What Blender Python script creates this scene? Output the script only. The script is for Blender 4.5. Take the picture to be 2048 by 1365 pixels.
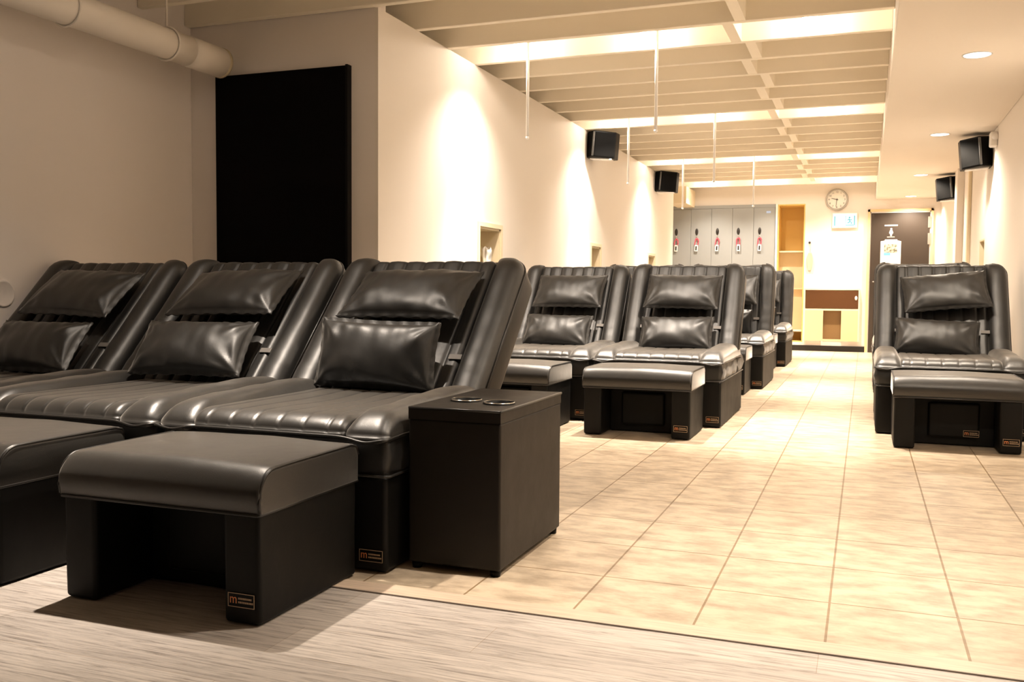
import bpy, bmesh, math, random
from mathutils import Vector, Matrix, noise
from math import sin, cos, pi, exp, radians

S = bpy.context.scene
C = S.collection
for o in list(bpy.data.objects):
    bpy.data.objects.remove(o)
random.seed(7)

# ------------------------------------------------------------------ camera
CAM = Vector((0, 0, .8))
yaw, pit, rol = .359887, -.0523614, .0077628
fw = Vector((-sin(yaw)*cos(pit), cos(yaw)*cos(pit), sin(pit)))
rt = Vector((cos(yaw), sin(yaw), 0))
up = rt.cross(fw)
r2 = cos(rol)*rt + sin(rol)*up
u2 = -sin(rol)*rt + cos(rol)*up
cd = bpy.data.cameras.new('camera')
cd.lens = 1870.38/2048*36
cd.sensor_width = 36
cd.clip_start = .02
cam = bpy.data.objects.new('camera', cd)
C.objects.link(cam)
cam.matrix_world = Matrix(((r2.x, u2.x, -fw.x, CAM.x), (r2.y, u2.y, -fw.y, CAM.y), (r2.z, u2.z, -fw.z, CAM.z), (0, 0, 0, 1)))
S.camera = cam

# ------------------------------------------------------------------ world and exposure
W = bpy.data.worlds.new('world')
S.world = W
W.use_nodes = True
W.node_tree.nodes['Background'].inputs[0].default_value = (1, .85, .7, 1)
W.node_tree.nodes['Background'].inputs[1].default_value = .02
S.view_settings.view_transform = 'Standard'
S.view_settings.look = 'None'
S.view_settings.gamma = 1
S.view_settings.use_curve_mapping = False
S.view_settings.exposure = 0.10

# light levels of the fixtures
WARM = (1, .86, .72)
P_BULB, P_SOFT, P_CORE, P_FRONT = 5, 130, 400, 1.0
P_BULK = 140
LAMPS = [(x, y) for y in (5.635, 8.23, 10.825, 13.27) for x in (-2.075, -1.265, -.33)]
FRONT_LAMPS = [(-2.03, 2.45), (-.33, 2.45)]
BULK_LAMPS = [(.54, y) for y in (3.0, 5.73, 8.44, 11.2, 13.55)]

def spot(loc, watts, deg, blend, col=WARM, size=.025, name='lamp_light'):
    l = bpy.data.lights.new(name, 'SPOT')
    l.energy = watts
    l.color = col
    l.spot_size = radians(deg)
    l.spot_blend = blend
    l.shadow_soft_size = size
    o = bpy.data.objects.new(name, l)
    C.objects.link(o)
    o.location = loc
    return o

def bulb(loc, watts, col=WARM, size=.02):
    l = bpy.data.lights.new('bulb_light', 'POINT')
    l.energy = watts
    l.color = col
    l.shadow_soft_size = size
    o = bpy.data.objects.new('bulb_light', l)
    C.objects.link(o)
    o.location = loc
    return o

# ------------------------------------------------------------------ materials
def nmat(name, base, rough=.5, spec=.5, metal=0.0, emit=None, estr=0):
    m = bpy.data.materials.new(name)
    m.use_nodes = True
    b = m.node_tree.nodes['Principled BSDF']
    b.inputs['Base Color'].default_value = (*base, 1)
    b.inputs['Roughness'].default_value = rough
    b.inputs['Specular IOR Level'].default_value = spec
    b.inputs['Metallic'].default_value = metal
    if emit:
        b.inputs['Emission Color'].default_value = (*emit, 1)
        b.inputs['Emission Strength'].default_value = estr
    return m

def N(m, t, **kw):
    n = m.node_tree.nodes.new(t)
    for k, v in kw.items():
        if k in n.inputs:
            n.inputs[k].default_value = v
        else:
            setattr(n, k, v)
    return n

def L(m, a, b):
    m.node_tree.links.new(a, b)

def bump(m, scale, strength, dist=.002, detail=3, stretch=None, coord='Object'):
    tc = N(m, 'ShaderNodeTexCoord')
    src = tc.outputs[coord]
    if stretch:
        mp = N(m, 'ShaderNodeMapping')
        mp.inputs['Scale'].default_value = stretch
        L(m, src, mp.inputs[0])
        src = mp.outputs[0]
    n = N(m, 'ShaderNodeTexNoise', Scale=scale, Detail=detail)
    L(m, src, n.inputs['Vector'])
    b = N(m, 'ShaderNodeBump', Strength=strength, Distance=dist)
    L(m, n.outputs['Fac'], b.inputs['Height'])
    L(m, b.outputs[0], m.node_tree.nodes['Principled BSDF'].inputs['Normal'])
    return n

def vary(m, noise_node, c1, c2, lo=.35, hi=.65):
    r = N(m, 'ShaderNodeValToRGB')
    r.color_ramp.elements[0].color = (*c1, 1)
    r.color_ramp.elements[0].position = lo
    r.color_ramp.elements[1].color = (*c2, 1)
    r.color_ramp.elements[1].position = hi
    L(m, noise_node.outputs['Fac'], r.inputs[0])
    L(m, r.outputs[0], m.node_tree.nodes['Principled BSDF'].inputs['Base Color'])

def leather(name, base, rough, spec, grain=.12):
    m = nmat(name, base, rough, spec)
    tc = N(m, 'ShaderNodeTexCoord')
    v = N(m, 'ShaderNodeTexVoronoi', Scale=520)
    n = N(m, 'ShaderNodeTexNoise', Scale=16, Detail=3)
    L(m, tc.outputs['Object'], v.inputs['Vector'])
    L(m, tc.outputs['Object'], n.inputs['Vector'])
    b1 = N(m, 'ShaderNodeBump', Strength=grain, Distance=.0008)
    b2 = N(m, 'ShaderNodeBump', Strength=.12, Distance=.008)
    L(m, v.outputs['Distance'], b1.inputs['Height'])
    L(m, n.outputs['Fac'], b2.inputs['Height'])
    L(m, b1.outputs[0], b2.inputs['Normal'])
    L(m, b2.outputs[0], m.node_tree.nodes['Principled BSDF'].inputs['Normal'])
    r = N(m, 'ShaderNodeMapRange')
    r.inputs['To Min'].default_value = rough-.05
    r.inputs['To Max'].default_value = rough+.05
    L(m, n.outputs['Fac'], r.inputs['Value'])
    L(m, r.outputs[0], m.node_tree.nodes['Principled BSDF'].inputs['Roughness'])
    return m

LEA = leather('black_leather', (.005, .0046, .004), .47, .6)
LEC = leather('black_leather_lit_tops', (.010, .0094, .0085), .40, .7, .16)  # same black leather, brightness of lit tops put into colour and sheen
for m_, sh in ((LEA, .16), (LEC, .6)):
    b_ = m_.node_tree.nodes['Principled BSDF']
    b_.inputs['Sheen Weight'].default_value = sh
    b_.inputs['Sheen Roughness'].default_value = .35
    b_.inputs['Sheen Tint'].default_value = (1, .95, .88, 1)
LEB = leather('black_leather_base', (.003, .0026, .002), .55, .22)
LET = leather('black_table_leather', (.010, .0075, .005), .5, .25)
PIP = leather('black_piping', (.010, .009, .008), .38, .5)
STRAP = nmat('grey_strap', (.11, .10, .09), .6)
BLK = nmat('black_plastic', (.0015, .0015, .0015), .45, .15)
GRL = nmat('speaker_grille', (.0008, .0008, .0008), .6, .08)
bump(GRL, 900, .4)
EDGEHL = nmat('grey_edge_highlight', (.10, .10, .10), .35)

def plaster(name, base):
    m = nmat(name, base, .75, .25)
    n = bump(m, 60, .06, .002, 4)
    return m
WALL = plaster('cream_wall_paint', (.84, .785, .72))
WALLF = plaster('grey_wall_paint', (.86, .80, .755))
CEIL = plaster('ceiling_paint', (.93, .86, .73))
BULK = plaster('bulkhead_paint', (.86, .79, .70))
PIPEM = plaster('pipe_paint', (.86, .80, .72))
WHITE = nmat('white_plastic', (.85, .83, .80), .4)
RODM = nmat('white_rod_paint', (.95, .95, .95), .3)
CREAM = nmat('cream_laminate', (.80, .68, .48), .45)
CREAM2 = nmat('tan_laminate', (.72, .52, .28), .5)
OCHRE = nmat('ochre_laminate', (.82, .56, .18), .5)
NICHE = plaster('niche_paint', (.72, .62, .44))
LOCK = nmat('grey_locker_laminate', (.31, .325, .325), .42, .4)
LOCKD = nmat('locker_seam', (.08, .075, .07), .6)
BROWN = nmat('dark_brown_laminate', (.085, .034, .010), .45, .3)
DOORM = nmat('dark_brown_door', (.042, .030, .022), .45, .4)
BLKDOOR = nmat('matt_black_panel', (.0012, .0006, .0005), .7, .08)
PINE = nmat('pine_frame', (.75, .55, .30), .5)
STEEL = nmat('brushed_steel', (.6, .58, .54), .35, metal=.9)
CHROME = nmat('chrome', (.7, .66, .6), .2, metal=1)
PINK = nmat('pink_key_coil', (.75, .10, .16), .45)
TAGW = nmat('white_tag', (.82, .80, .78), .4)
GOLD = nmat('orange_print', (.75, .26, .09), .5)
GREYPRINT = nmat('tan_print', (.45, .32, .2), .5)
PAPER = nmat('white_paper', (.85, .80, .72), .6)
PHOTOP = nmat('printed_picture', (.30, .29, .2), .5)
n_ = bump(PHOTOP, 30, 0)
vary(PHOTOP, n_, (.10, .09, .06), (.50, .50, .38), .4, .6)
BLUEP = nmat('blue_print', (.15, .45, .85), .5)
LBLUE = nmat('pale_blue_sticker', (.42, .56, .85), .5)
SIGN = nmat('sign_face', (.3, .36, .36), .4, emit=(.72, .95, 1.0), estr=.6)
SIGNC = nmat('sign_print', (.05, .25, .3), .4, emit=(.08, .60, .80), estr=.4)
GLOW = nmat('lamp_diffuser', (.9, .9, .9), .4, emit=(1, .88, .76), estr=9)
GLOWB = nmat('panel_lamp_diffuser', (.9, .9, .9), .4, emit=(1, .93, .86), estr=6)
CLOCKF = nmat('clock_face', (.82, .79, .72), .5)
CLOCKR = nmat('clock_rim', (.42, .40, .36), .35, metal=.4)
INK = nmat('black_ink', (.015, .012, .01), .5)

# floor materials -------------------------------------------------------------
def tile_mat():
    m = nmat('beige_ceramic_tile', (.6, .45, .28), .36, .5)
    b = m.node_tree.nodes['Principled BSDF']
    g = N(m, 'ShaderNodeNewGeometry')
    mp = N(m, 'ShaderNodeMapping')
    # bricks are .302 wide, .337 deep; a joint passes x=-.065, y=2.192
    mp.inputs['Location'].default_value = (.065+.302*40, -2.192+.337*20, 0)
    L(m, g.outputs['Position'], mp.inputs[0])
    br = N(m, 'ShaderNodeTexBrick')
    br.offset = 0
    br.inputs['Scale'].default_value = 1
    br.inputs['Mortar Size'].default_value = .0034
    br.inputs['Mortar Smooth'].default_value = .3
    br.inputs['Brick Width'].default_value = .302
    br.inputs['Row Height'].default_value = .337
    br.inputs['Bias'].default_value = 0
    br.inputs['Color1'].default_value = (.58, .485, .37, 1)
    br.inputs['Color2'].default_value = (.51, .42, .315, 1)
    br.inputs['Mortar'].default_value = (.27, .19, .11, 1)
    L(m, mp.outputs[0], br.inputs['Vector'])
    mp2 = N(m, 'ShaderNodeMapping')
    mp2.inputs['Scale'].default_value = (1, 2.0, 1)
    L(m, g.outputs['Position'], mp2.inputs[0])
    n = N(m, 'ShaderNodeTexNoise', Scale=8, Detail=7, Roughness=.62)
    L(m, mp2.outputs[0], n.inputs['Vector'])
    r = N(m, 'ShaderNodeValToRGB')
    r.color_ramp.elements[0].position = .36
    r.color_ramp.elements[0].color = (.55, .51, .47, 1)
    r.color_ramp.elements[1].position = .6
    r.color_ramp.elements[1].color = (1.06, 1.04, 1.0, 1)
    L(m, n.outputs['Fac'], r.inputs[0])
    mx = N(m, 'ShaderNodeMix', data_type='RGBA', blend_type='MULTIPLY')
    mx.inputs['Factor'].default_value = .78
    L(m, br.outputs['Color'], mx.inputs['A'])
    L(m, r.outputs[0], mx.inputs['B'])
    L(m, mx.outputs['Result'], b.inputs['Base Color'])
    bp = N(m, 'ShaderNodeBump', Strength=.35, Distance=.002)
    bp.invert = True
    L(m, br.outputs['Fac'], bp.inputs['Height'])
    bp2 = N(m, 'ShaderNodeBump', Strength=.08, Distance=.004)
    L(m, n.outputs['Fac'], bp2.inputs['Height'])
    L(m, bp.outputs[0], bp2.inputs['Normal'])
    L(m, bp2.outputs[0], b.inputs['Normal'])
    return m

def plank_mat():
    m = nmat('grey_beige_vinyl_plank', (.5, .42, .34), .42, .45)
    b = m.node_tree.nodes['Principled BSDF']
    g = N(m, 'ShaderNodeNewGeometry')
    mp = N(m, 'ShaderNodeMapping')
    mp.inputs['Location'].default_value = (20.35, 20.07, 0)
    L(m, g.outputs['Position'], mp.inputs[0])
    br = N(m, 'ShaderNodeTexBrick')
    br.offset = .37
    br.inputs['Scale'].default_value = 1
    br.inputs['Mortar Size'].default_value = .0009
    br.inputs['Brick Width'].default_value = 1.15
    br.inputs['Row Height'].default_value = .165
    br.inputs['Color1'].default_value = (.52, .475, .435, 1)
    br.inputs['Color2'].default_value = (.43, .39, .355, 1)
    br.inputs['Mortar'].default_value = (.36, .30, .24, 1)
    L(m, mp.outputs[0], br.inputs['Vector'])
    mp2 = N(m, 'ShaderNodeMapping')
    mp2.inputs['Scale'].default_value = (1, 20, 1)
    L(m, g.outputs['Position'], mp2.inputs[0])
    n = N(m, 'ShaderNodeTexNoise', Scale=5, Detail=10, Roughness=.72, Distortion=.9)
    L(m, mp2.outputs[0], n.inputs['Vector'])
    r = N(m, 'ShaderNodeValToRGB')
    e = r.color_ramp.elements
    e[0].position = .33
    e[0].color = (.34, .31, .285, 1)
    e[1].position = .62
    e[1].color = (1.2, 1.18, 1.15, 1)
    e2 = e.new(.5)
    e2.color = (.97, .96, .95, 1)
    L(m, n.outputs['Fac'], r.inputs[0])
    mx = N(m, 'ShaderNodeMix', data_type='RGBA', blend_type='MULTIPLY')
    mx.inputs['Factor'].default_value = .85
    L(m, br.outputs['Color'], mx.inputs['A'])
    L(m, r.outputs[0], mx.inputs['B'])
    L(m, mx.outputs['Result'], b.inputs['Base Color'])
    bp = N(m, 'ShaderNodeBump', Strength=.15, Distance=.002)
    L(m, n.outputs['Fac'], bp.inputs['Height'])
    L(m, bp.outputs[0], b.inputs['Normal'])
    return m
TILE = tile_mat()
PLANK = plank_mat()
STRIP = nmat('pale_threshold_strip', (.60, .46, .35), .4)
n_ = bump(STRIP, 8, .05, .002, 6, (1, 12, 1), 'Object')
vary(STRIP, n_, (.50, .39, .30), (.64, .50, .38))

# ------------------------------------------------------------------ mesh helpers
def link(name, bm, mat, parent=None, smooth=False, loc=None):
    me = bpy.data.meshes.new(name)
    bm.normal_update()
    bm.to_mesh(me)
    bm.free()
    if smooth:
        for p in me.polygons:
            p.use_smooth = True
    for m_ in (mat if isinstance(mat, (list, tuple)) else [mat]):
        me.materials.append(m_)
    o = bpy.data.objects.new(name, me)
    C.objects.link(o)
    if parent:
        o.parent = parent
    if loc:
        o.location = loc
    return o

def tag(o, label=None, cat=None, group=None, kind=None):
    if label: o['label'] = label
    if cat: o['category'] = cat
    if group: o['group'] = group
    if kind: o['kind'] = kind
    return o

def thing(name, label, cat, loc=(0, 0, 0), rz=0, group=None):
    o = bpy.data.objects.new(name, None)
    C.objects.link(o)
    o.location = loc
    o.rotation_euler = (0, 0, rz)
    o.empty_display_size = .1
    return tag(o, label, cat, group)

def struct(name, bm, mat, parent=None, smooth=False):
    o = link(name, bm, mat, parent, smooth)
    if not parent:
        o['kind'] = 'structure'
    return o

def BM():
    return bmesh.new()

def box(bm, x0, x1, y0, y1, z0, z1, bev=0, seg=2, mi=0):
    vs = [bm.verts.new(p) for p in ((x0, y0, z0), (x1, y0, z0), (x1, y1, z0), (x0, y1, z0), (x0, y0, z1), (x1, y0, z1), (x1, y1, z1), (x0, y1, z1))]
    fs = [bm.faces.new([vs[i] for i in f]) for f in ((0, 3, 2, 1), (4, 5, 6, 7), (0, 1, 5, 4), (1, 2, 6, 5), (2, 3, 7, 6), (3, 0, 4, 7))]
    for f in fs:
        f.material_index = mi
    if bev:
        es = list({e for f in fs for e in f.edges})
        r = bmesh.ops.bevel(bm, geom=es, offset=bev, segments=seg, profile=.5, affect='EDGES')
        for f in r['faces']:
            f.material_index = mi
    return bm

def bxm(*a, **k):
    return box(BM(), *a, **k)

def prism(bm, pts, a, b, axis='z', bev=0, seg=2):
    """extrude a polygon: axis z -> pts are (x,y); y -> (x,z); x -> (y,z)"""
    def P(p, t):
        return {'z': (p[0], p[1], t), 'y': (p[0], t, p[1]), 'x': (t, p[0], p[1])}[axis]
    v0 = [bm.verts.new(P(p, a)) for p in pts]
    v1 = [bm.verts.new(P(p, b)) for p in pts]
    n = len(pts)
    fs = [bm.faces.new(v0), bm.faces.new(v1[::-1])]
    for i in range(n):
        fs.append(bm.faces.new((v0[i], v1[i], v1[(i+1) % n], v0[(i+1) % n])))
    bmesh.ops.recalc_face_normals(bm, faces=fs)
    if bev:
        es = list({e for f in fs for e in f.edges})
        bmesh.ops.bevel(bm, geom=es, offset=bev, segments=seg, profile=.5, affect='EDGES')
    return bm

def axis_samples(lo, hi, r, step):
    xs = [lo + r*t for t in (0, .12, .3, .55, .8)]
    n = max(1, int((hi-lo-2*r)/step))
    xs += [lo+r + (hi-lo-2*r)*i/n for i in range(n+1)]
    xs += [hi - r*t for t in (.8, .55, .3, .12, 0)]
    return xs

def softbox(bm, x0, x1, y0, y1, z0, z1, r, step=.03, disp=None, stepx=None, rz=None):
    """rounded, densely meshed box; disp(p, n) may move every vertex"""
    lo = Vector((x0, y0, z0))
    hi = Vector((x1, y1, z1))
    rv = Vector((min(r, (x1-x0)/2.02), min(r, (y1-y0)/2.02), min(rz or r, (z1-z0)/2.02)))
    ax = [axis_samples(lo[i], hi[i], rv[i], (stepx or step) if i == 0 else step) for i in range(3)]
    cache = {}
    def V(i, j, k):
        key = (i, j, k)
        if key in cache:
            return cache[key]
        p = Vector((ax[0][i], ax[1][j], ax[2][k]))
        q = Vector([min(max(p[a], lo[a]+rv[a]), hi[a]-rv[a]) for a in range(3)])
        d = Vector([(p[a]-q[a])/rv[a] for a in range(3)])
        if d.length > 1e-6:
            # spread the cube samples evenly over the rounding
            dn = d.normalized()
            m = max(abs(c) for c in d)
            n = dn
            p = q + Vector([n[a]*m*rv[a] for a in range(3)])
        else:
            n = Vector((0, 0, 1))
        if disp:
            p = p + disp(p, n)
        cache[key] = bm.verts.new(p)
        return cache[key]
    nx, ny, nz = (len(a)-1 for a in ax)
    def quad(a, b, c, d):
        if len({a, b, c, d}) == 4:
            bm.faces.new((a, b, c, d))
    for i in range(nx):
        for j in range(ny):
            quad(V(i, j, 0), V(i, j+1, 0), V(i+1, j+1, 0), V(i+1, j, 0))
            quad(V(i, j, nz), V(i+1, j, nz), V(i+1, j+1, nz), V(i, j+1, nz))
    for i in range(nx):
        for k in range(nz):
            quad(V(i, 0, k), V(i+1, 0, k), V(i+1, 0, k+1), V(i, 0, k+1))
            quad(V(i, ny, k), V(i, ny, k+1), V(i+1, ny, k+1), V(i+1, ny, k))
    for j in range(ny):
        for k in range(nz):
            quad(V(0, j, k), V(0, j, k+1), V(0, j+1, k+1), V(0, j+1, k))
            quad(V(nx, j, k), V(nx, j+1, k), V(nx, j+1, k+1), V(nx, j, k+1))
    return bm

def loft(bm, sections, cap=True):
    R_ = [[bm.verts.new(p) for p in sec] for sec in sections]
    n = len(R_[0])
    for A, B in zip(R_, R_[1:]):
        for k in range(n):
            bm.faces.new((A[k], A[(k+1) % n], B[(k+1) % n], B[k]))
    if cap:
        bm.faces.new(R_[0][::-1])
        bm.faces.new(R_[-1])
    bmesh.ops.recalc_face_normals(bm, faces=bm.faces)
    return bm

def edge_samples(a, b, r, step):
    m = max(2, int((b-a-2*r)/step))
    xs = [a+r*t for t in (0, .06, .2, .45, .72)]
    xs += [a+r+(b-a-2*r)*i/m for i in range(m+1)]
    return xs+[b-r*t for t in (.72, .45, .2, .06, 0)]

def cushion_bm(x0, x1, y0, y1, zb, zt, Rf, rs, step=.02, crown=.01, wob=None, Rb=.03, zf=None):
    """upholstered slab: side profile with a big front roll (radius Rf), sides rounded by rs"""
    zf = zb if zf is None else zf
    secs = []
    for x in edge_samples(x0, x1, rs, step):
        e = min(x-x0, x1-x)
        ins = 0 if e >= rs else rs-math.sqrt(max(0, rs*rs-(rs-e)**2))
        u = (2*(x-x0)/(x1-x0)-1)
        cr = crown*max(0, 1-u*u)**.6
        T = zt-ins
        a0, b0 = y0+ins*.8, y1-ins*.8
        R1 = min(Rf, T-zf-.004)
        pts = [(a0+.004, zb+ins*.4), (a0, zf+.004)]
        for i in range(9):
            a = pi-i/8*pi/2
            pts.append((a0+Rf+Rf*cos(a), T-R1+R1*sin(a)))
        m = 16
        for i in range(1, m):
            pts.append((a0+Rf+(b0-Rb-a0-Rf)*i/m, T))
        for i in range(5):
            a = pi/2-i/4*pi/2
            pts.append((b0-Rb+Rb*cos(a), T-Rb+Rb*sin(a)))
        pts.append((b0, zb+ins*.4))
        sec = []
        for (y, z) in pts:
            v = (y-y0)/(y1-y0)
            h = max(0, (z-zb)/(zt-zb))
            p = Vector((x, y, z+cr*h*max(0, 4*v*(1-v))**.4*(1 if y > a0+Rf*.2 else .5)))
            if wob:
                p += wob(p, h)
            sec.append(p)
        secs.append(sec)
    return loft(bm_new(), secs)

def bm_new():
    return bmesh.new()

def tube(bm, pts, r, seg=8, closed=False):
    pts = [Vector(p) for p in pts]
    n = len(pts)
    rings = []
    prev = None
    for i, p in enumerate(pts):
        if closed:
            t = pts[(i+1) % n]-pts[i-1]
        else:
            t = pts[min(i+1, n-1)]-pts[max(i-1, 0)]
        t.normalize()
        if prev is None:
            a = t.orthogonal().normalized()
        else:
            a = (prev - t*prev.dot(t)).normalized()
        prev = a
        b = t.cross(a)
        rr = r(i/(n-1)) if callable(r) else r
        rings.append([bm.verts.new(p+(a*cos(2*pi*k/seg)+b*sin(2*pi*k/seg))*rr) for k in range(seg)])
    for i in range(n if closed else n-1):
        A, B = rings[i], rings[(i+1) % n]
        for k in range(seg):
            bm.faces.new((A[k], A[(k+1) % seg], B[(k+1) % seg], B[k]))
    if not closed:
        bm.faces.new(rings[0][::-1])
        bm.faces.new(rings[-1])
    return bm

def lathe(bm, prof, seg=32, M=None):
    """prof: list of (radius, height) about z"""
    rings = []
    for r, h in prof:
        if r < 1e-6:
            rings.append([bm.verts.new((0, 0, h))])
        else:
            rings.append([bm.verts.new((r*cos(2*pi*k/seg), r*sin(2*pi*k/seg), h)) for k in range(seg)])
    for A, B in zip(rings, rings[1:]):
        for k in range(seg):
            a0, a1 = A[k % len(A)], A[(k+1) % len(A)]
            b0, b1 = B[k % len(B)], B[(k+1) % len(B)]
            vs = []
            for v in (a0, a1, b1, b0):
                if v not in vs:
                    vs.append(v)
            if len(vs) > 2:
                bm.faces.new(vs)
    if M is not None:
        bmesh.ops.transform(bm, matrix=M, verts=[v for R in rings for v in R])
    return bm

def text_bm(s, size, depth=.0006):
    cu = bpy.data.curves.new('txt', 'FONT')
    cu.body = s
    cu.size = size
    cu.extrude = depth
    cu.align_x = 'CENTER'
    cu.align_y = 'CENTER'
    o = bpy.data.objects.new('txt', cu)
    C.objects.link(o)
    dg = bpy.context.evaluated_depsgraph_get()
    me = bpy.data.meshes.new_from_object(o.evaluated_get(dg))
    bm = BM()
    bm.from_mesh(me)
    bpy.data.objects.remove(o)
    bpy.data.curves.remove(cu)
    bpy.data.meshes.remove(me)
    return bm

def dup(root):
    r = root.copy()
    C.objects.link(r)
    for ch in list(root.children):
        c = ch.copy()
        C.objects.link(c)
        c.parent = r
        for g in list(ch.children):
            d = g.copy()
            C.objects.link(d)
            d.parent = c
    return r

# ------------------------------------------------------------------ room shell
XL, XR, YB = -2.45, .935, 13.9          # corridor left wall, right wall, back wall
XO, YF, WE = -3.67, 4.46, 12.66         # outer left wall, front block wall, end of left wall
ZJ, ZS, ZB = 2.30, 2.47, 2.113          # joist underside, ceiling slab, bulkhead underside
YR = -7.0

bm = BM()
def plane(bm, pts, mi=0):
    f = bm.faces.new([bm.verts.new(p) for p in pts])
    f.material_index = mi
plane(bm, ((XO-.4, 2.19, 0), (XR+.1, 2.19, 0), (XR+.1, 14.6, 0), (XO-.4, 14.6, 0)), 0)
plane(bm, ((XO-.4, YR, 0), (XR+.1, YR, 0), (XR+.1, 2.19, 0), (XO-.4, 2.19, 0)), 1)
struct('floor', bm, [TILE, PLANK])
bm = BM()
box(bm, XO, XR, 2.157, 2.226, 0, .003)
struct('trim_1', bm, STRIP)
bm = BM()
box(bm, XO, XR, 2.153, 2.157, 0, .0035)
struct('trim_2', bm, nmat('threshold_edge', (.22, .18, .15), .4, metal=.3))

def wall_x(bm, x, t, y0, y1, z0, z1, holes):
    """wall slab on plane x (thickness t away from the room) with rectangular holes (y0,y1,z0,z1)"""
    ys = sorted({y0, y1, *[h[0] for h in holes], *[h[1] for h in holes]})
    zs = sorted({z0, z1, *[h[2] for h in holes], *[h[3] for h in holes]})
    for a, b in zip(ys, ys[1:]):
        for c, d in zip(zs, zs[1:]):
            if not any(h[0] <= a and b <= h[1] and h[2] <= c and d <= h[3] for h in holes):
                box(bm, min(x, x+t), max(x, x+t), a, b, c, d)
    bmesh.ops.remove_doubles(bm, verts=bm.verts, dist=1e-5)
    return bm

def wall_y(bm, y, t, x0, x1, z0, z1, holes):
    xs = sorted({x0, x1, *[h[0] for h in holes], *[h[1] for h in holes]})
    zs = sorted({z0, z1, *[h[2] for h in holes], *[h[3] for h in holes]})
    for a, b in zip(xs, xs[1:]):
        for c, d in zip(zs, zs[1:]):
            if not any(h[0] <= a and b <= h[1] and h[2] <= c and d <= h[3] for h in holes):
                box(bm, a, b, min(y, y+t), max(y, y+t), c, d)
    return bm

NL = [(5.86, 6.25, .88, 1.245), (8.62, 8.95, .88, 1.245), (11.12, 11.48, .88, 1.255)]
NR = [(8.83, 9.19, .90, 1.285)]
struct('wall_left', box(wall_x(BM(), XL, -.2, YF+.12, WE, 0, ZJ, NL), XL-.02, XL, YF, YF+.12, 0, ZJ), WALL)
struct('wall_front', bxm(XO, XL-.02, YF, YF+.12, 0, ZS), WALLF)
struct('wall_outer_left', bxm(XO-.12, XO, YR, YF+.12, 0, ZS), WALLF)
struct('wall_alcove_left', bxm(-3.4, -3.3, WE, 14.5, 0, ZS), WALL)
struct('wall_over_left', bxm(XL-.76, XL-.74, YF+.12, WE, ZJ, ZS), WALLF)
struct('wall_alcove_front', bxm(-3.4, XL-.2, WE-.1, WE, 0, ZJ), WALL)
struct('wall_right', wall_x(BM(), XR, .18, YR, YB+.1, 0, ZS, NR), WALL)
struct('wall_rear', bxm(XO-.1, XR+.1, YR-.1, YR, 0, ZS), nmat('dark_unseen_rear', (.05, .04, .03), .8))  # unseen wall, set far back and dark to cut bounced light
struct('wall_back', wall_y(BM(), YB, .12, -3.3, XR, 0, ZS, [(-3.02, -1.215, 0, 2.085), (-1.188, -.815, .12, 2.078)]), WALL)
struct('wall_back_cavity', bxm(-3.4, XR, 14.5, 14.6, 0, ZS), WALL)

# niches let into the walls
tn = 3
def niche(h, x, d, frame=True):
    global tn
    y0, y1, z0, z1 = h
    bm = BM()
    t = .014
    a, b = (x-d, x) if d > 0 else (x, x-d)
    if d > 0:
        box(bm, a, a+t, y0, y1, z0, z1)
    else:
        box(bm, b-t, b, y0, y1, z0, z1)
    box(bm, a, b, y0, y0+t, z0, z1)
    box(bm, a, b, y1-t, y1, z0, z1)
    box(bm, a, b, y0, y1, z0, z0+t)
    box(bm, a, b, y0, y1, z1-t, z1)
    o = struct('trim_%d' % tn, bm, NICHE)
    tn += 1
    if frame:
        fb = BM()
        s = 1 if d > 0 else -1
        e, f = sorted((x-.002*s, x+.011*s))
        w = .03
        box(fb, e, f, y0-w, y0, z0-w, z1+w)
        box(fb, e, f, y1, y1+w, z0-w, z1+w)
        box(fb, e, f, y0, y1, z0-w, z0)
        box(fb, e, f, y0, y1, z1, z1+w)
        link('frame', fb, CREAM, o)
for h in NL:
    niche(h, XL, .17)
for h in NR:
    niche(h, XR, -.14, False)

# ceiling slab, joists, blocking
struct('ceiling', bxm(XO-.1, XR+.1, YR, 14.6, ZS, ZS+.1), CEIL)
jy = [5.79+.4327*k for k in range(-30, 17)]+[13.42]
for k, y in enumerate(jy):
    if y < YR+.1 or y > 13.5:
        continue
    x0 = XO if y < YF else XL-.75
    if abs(y-YF) < .1:
        y = YF-.03
        x0 = XO
    z0 = ZJ
    o = struct('trim_%d' % tn, bxm(x0, .11, y-.022, y+.022, z0, ZS, .003, 1), CEIL)
    tn += 1
    if y < 13.0:
        xb = -.68 if k % 2 == 0 else -.755
        link('blocking', bxm(xb-.03, xb+.03, y+.022, y+.4327-.022, ZJ+.002, ZS), CEIL, o)
# far bays over the lockers: soffit, timber duct box
struct('trim_%d' % tn, bxm(-2.62, -2.37, 13.18, 13.9, 2.06, 2.30, .004, 1), CREAM); tn += 1
struct('trim_%d' % tn, bxm(-3.3, -2.62, 13.3, 13.9, 2.10, 2.28, .004, 1), CREAM); tn += 1
# bulkhead
struct('trim_%d' % tn, bxm(.11, XR, YR, YB, ZB, ZS, .004, 1), BULK); tn += 1
# pilaster and conduit on right wall
struct('trim_%d' % tn, bxm(.868, XR, 10.75, 11.02, 0, ZB, .004, 1), WALL); tn += 1
struct('trim_%d' % tn, bxm(.905, XR, 9.98, 10.06, 0, ZB, .006, 2), CREAM); tn += 1
# black door leaf in the front wall
bm = BM()
box(bm, -3.475, -2.62, YF-.035, YF, 0, 2.005, .004, 1)
d1 = struct('door_1', bm, BLKDOOR)
link('edge_trim', bxm(-2.626, -2.612, YF-.042, YF, 0, 2.008), BLK, d1)
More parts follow.
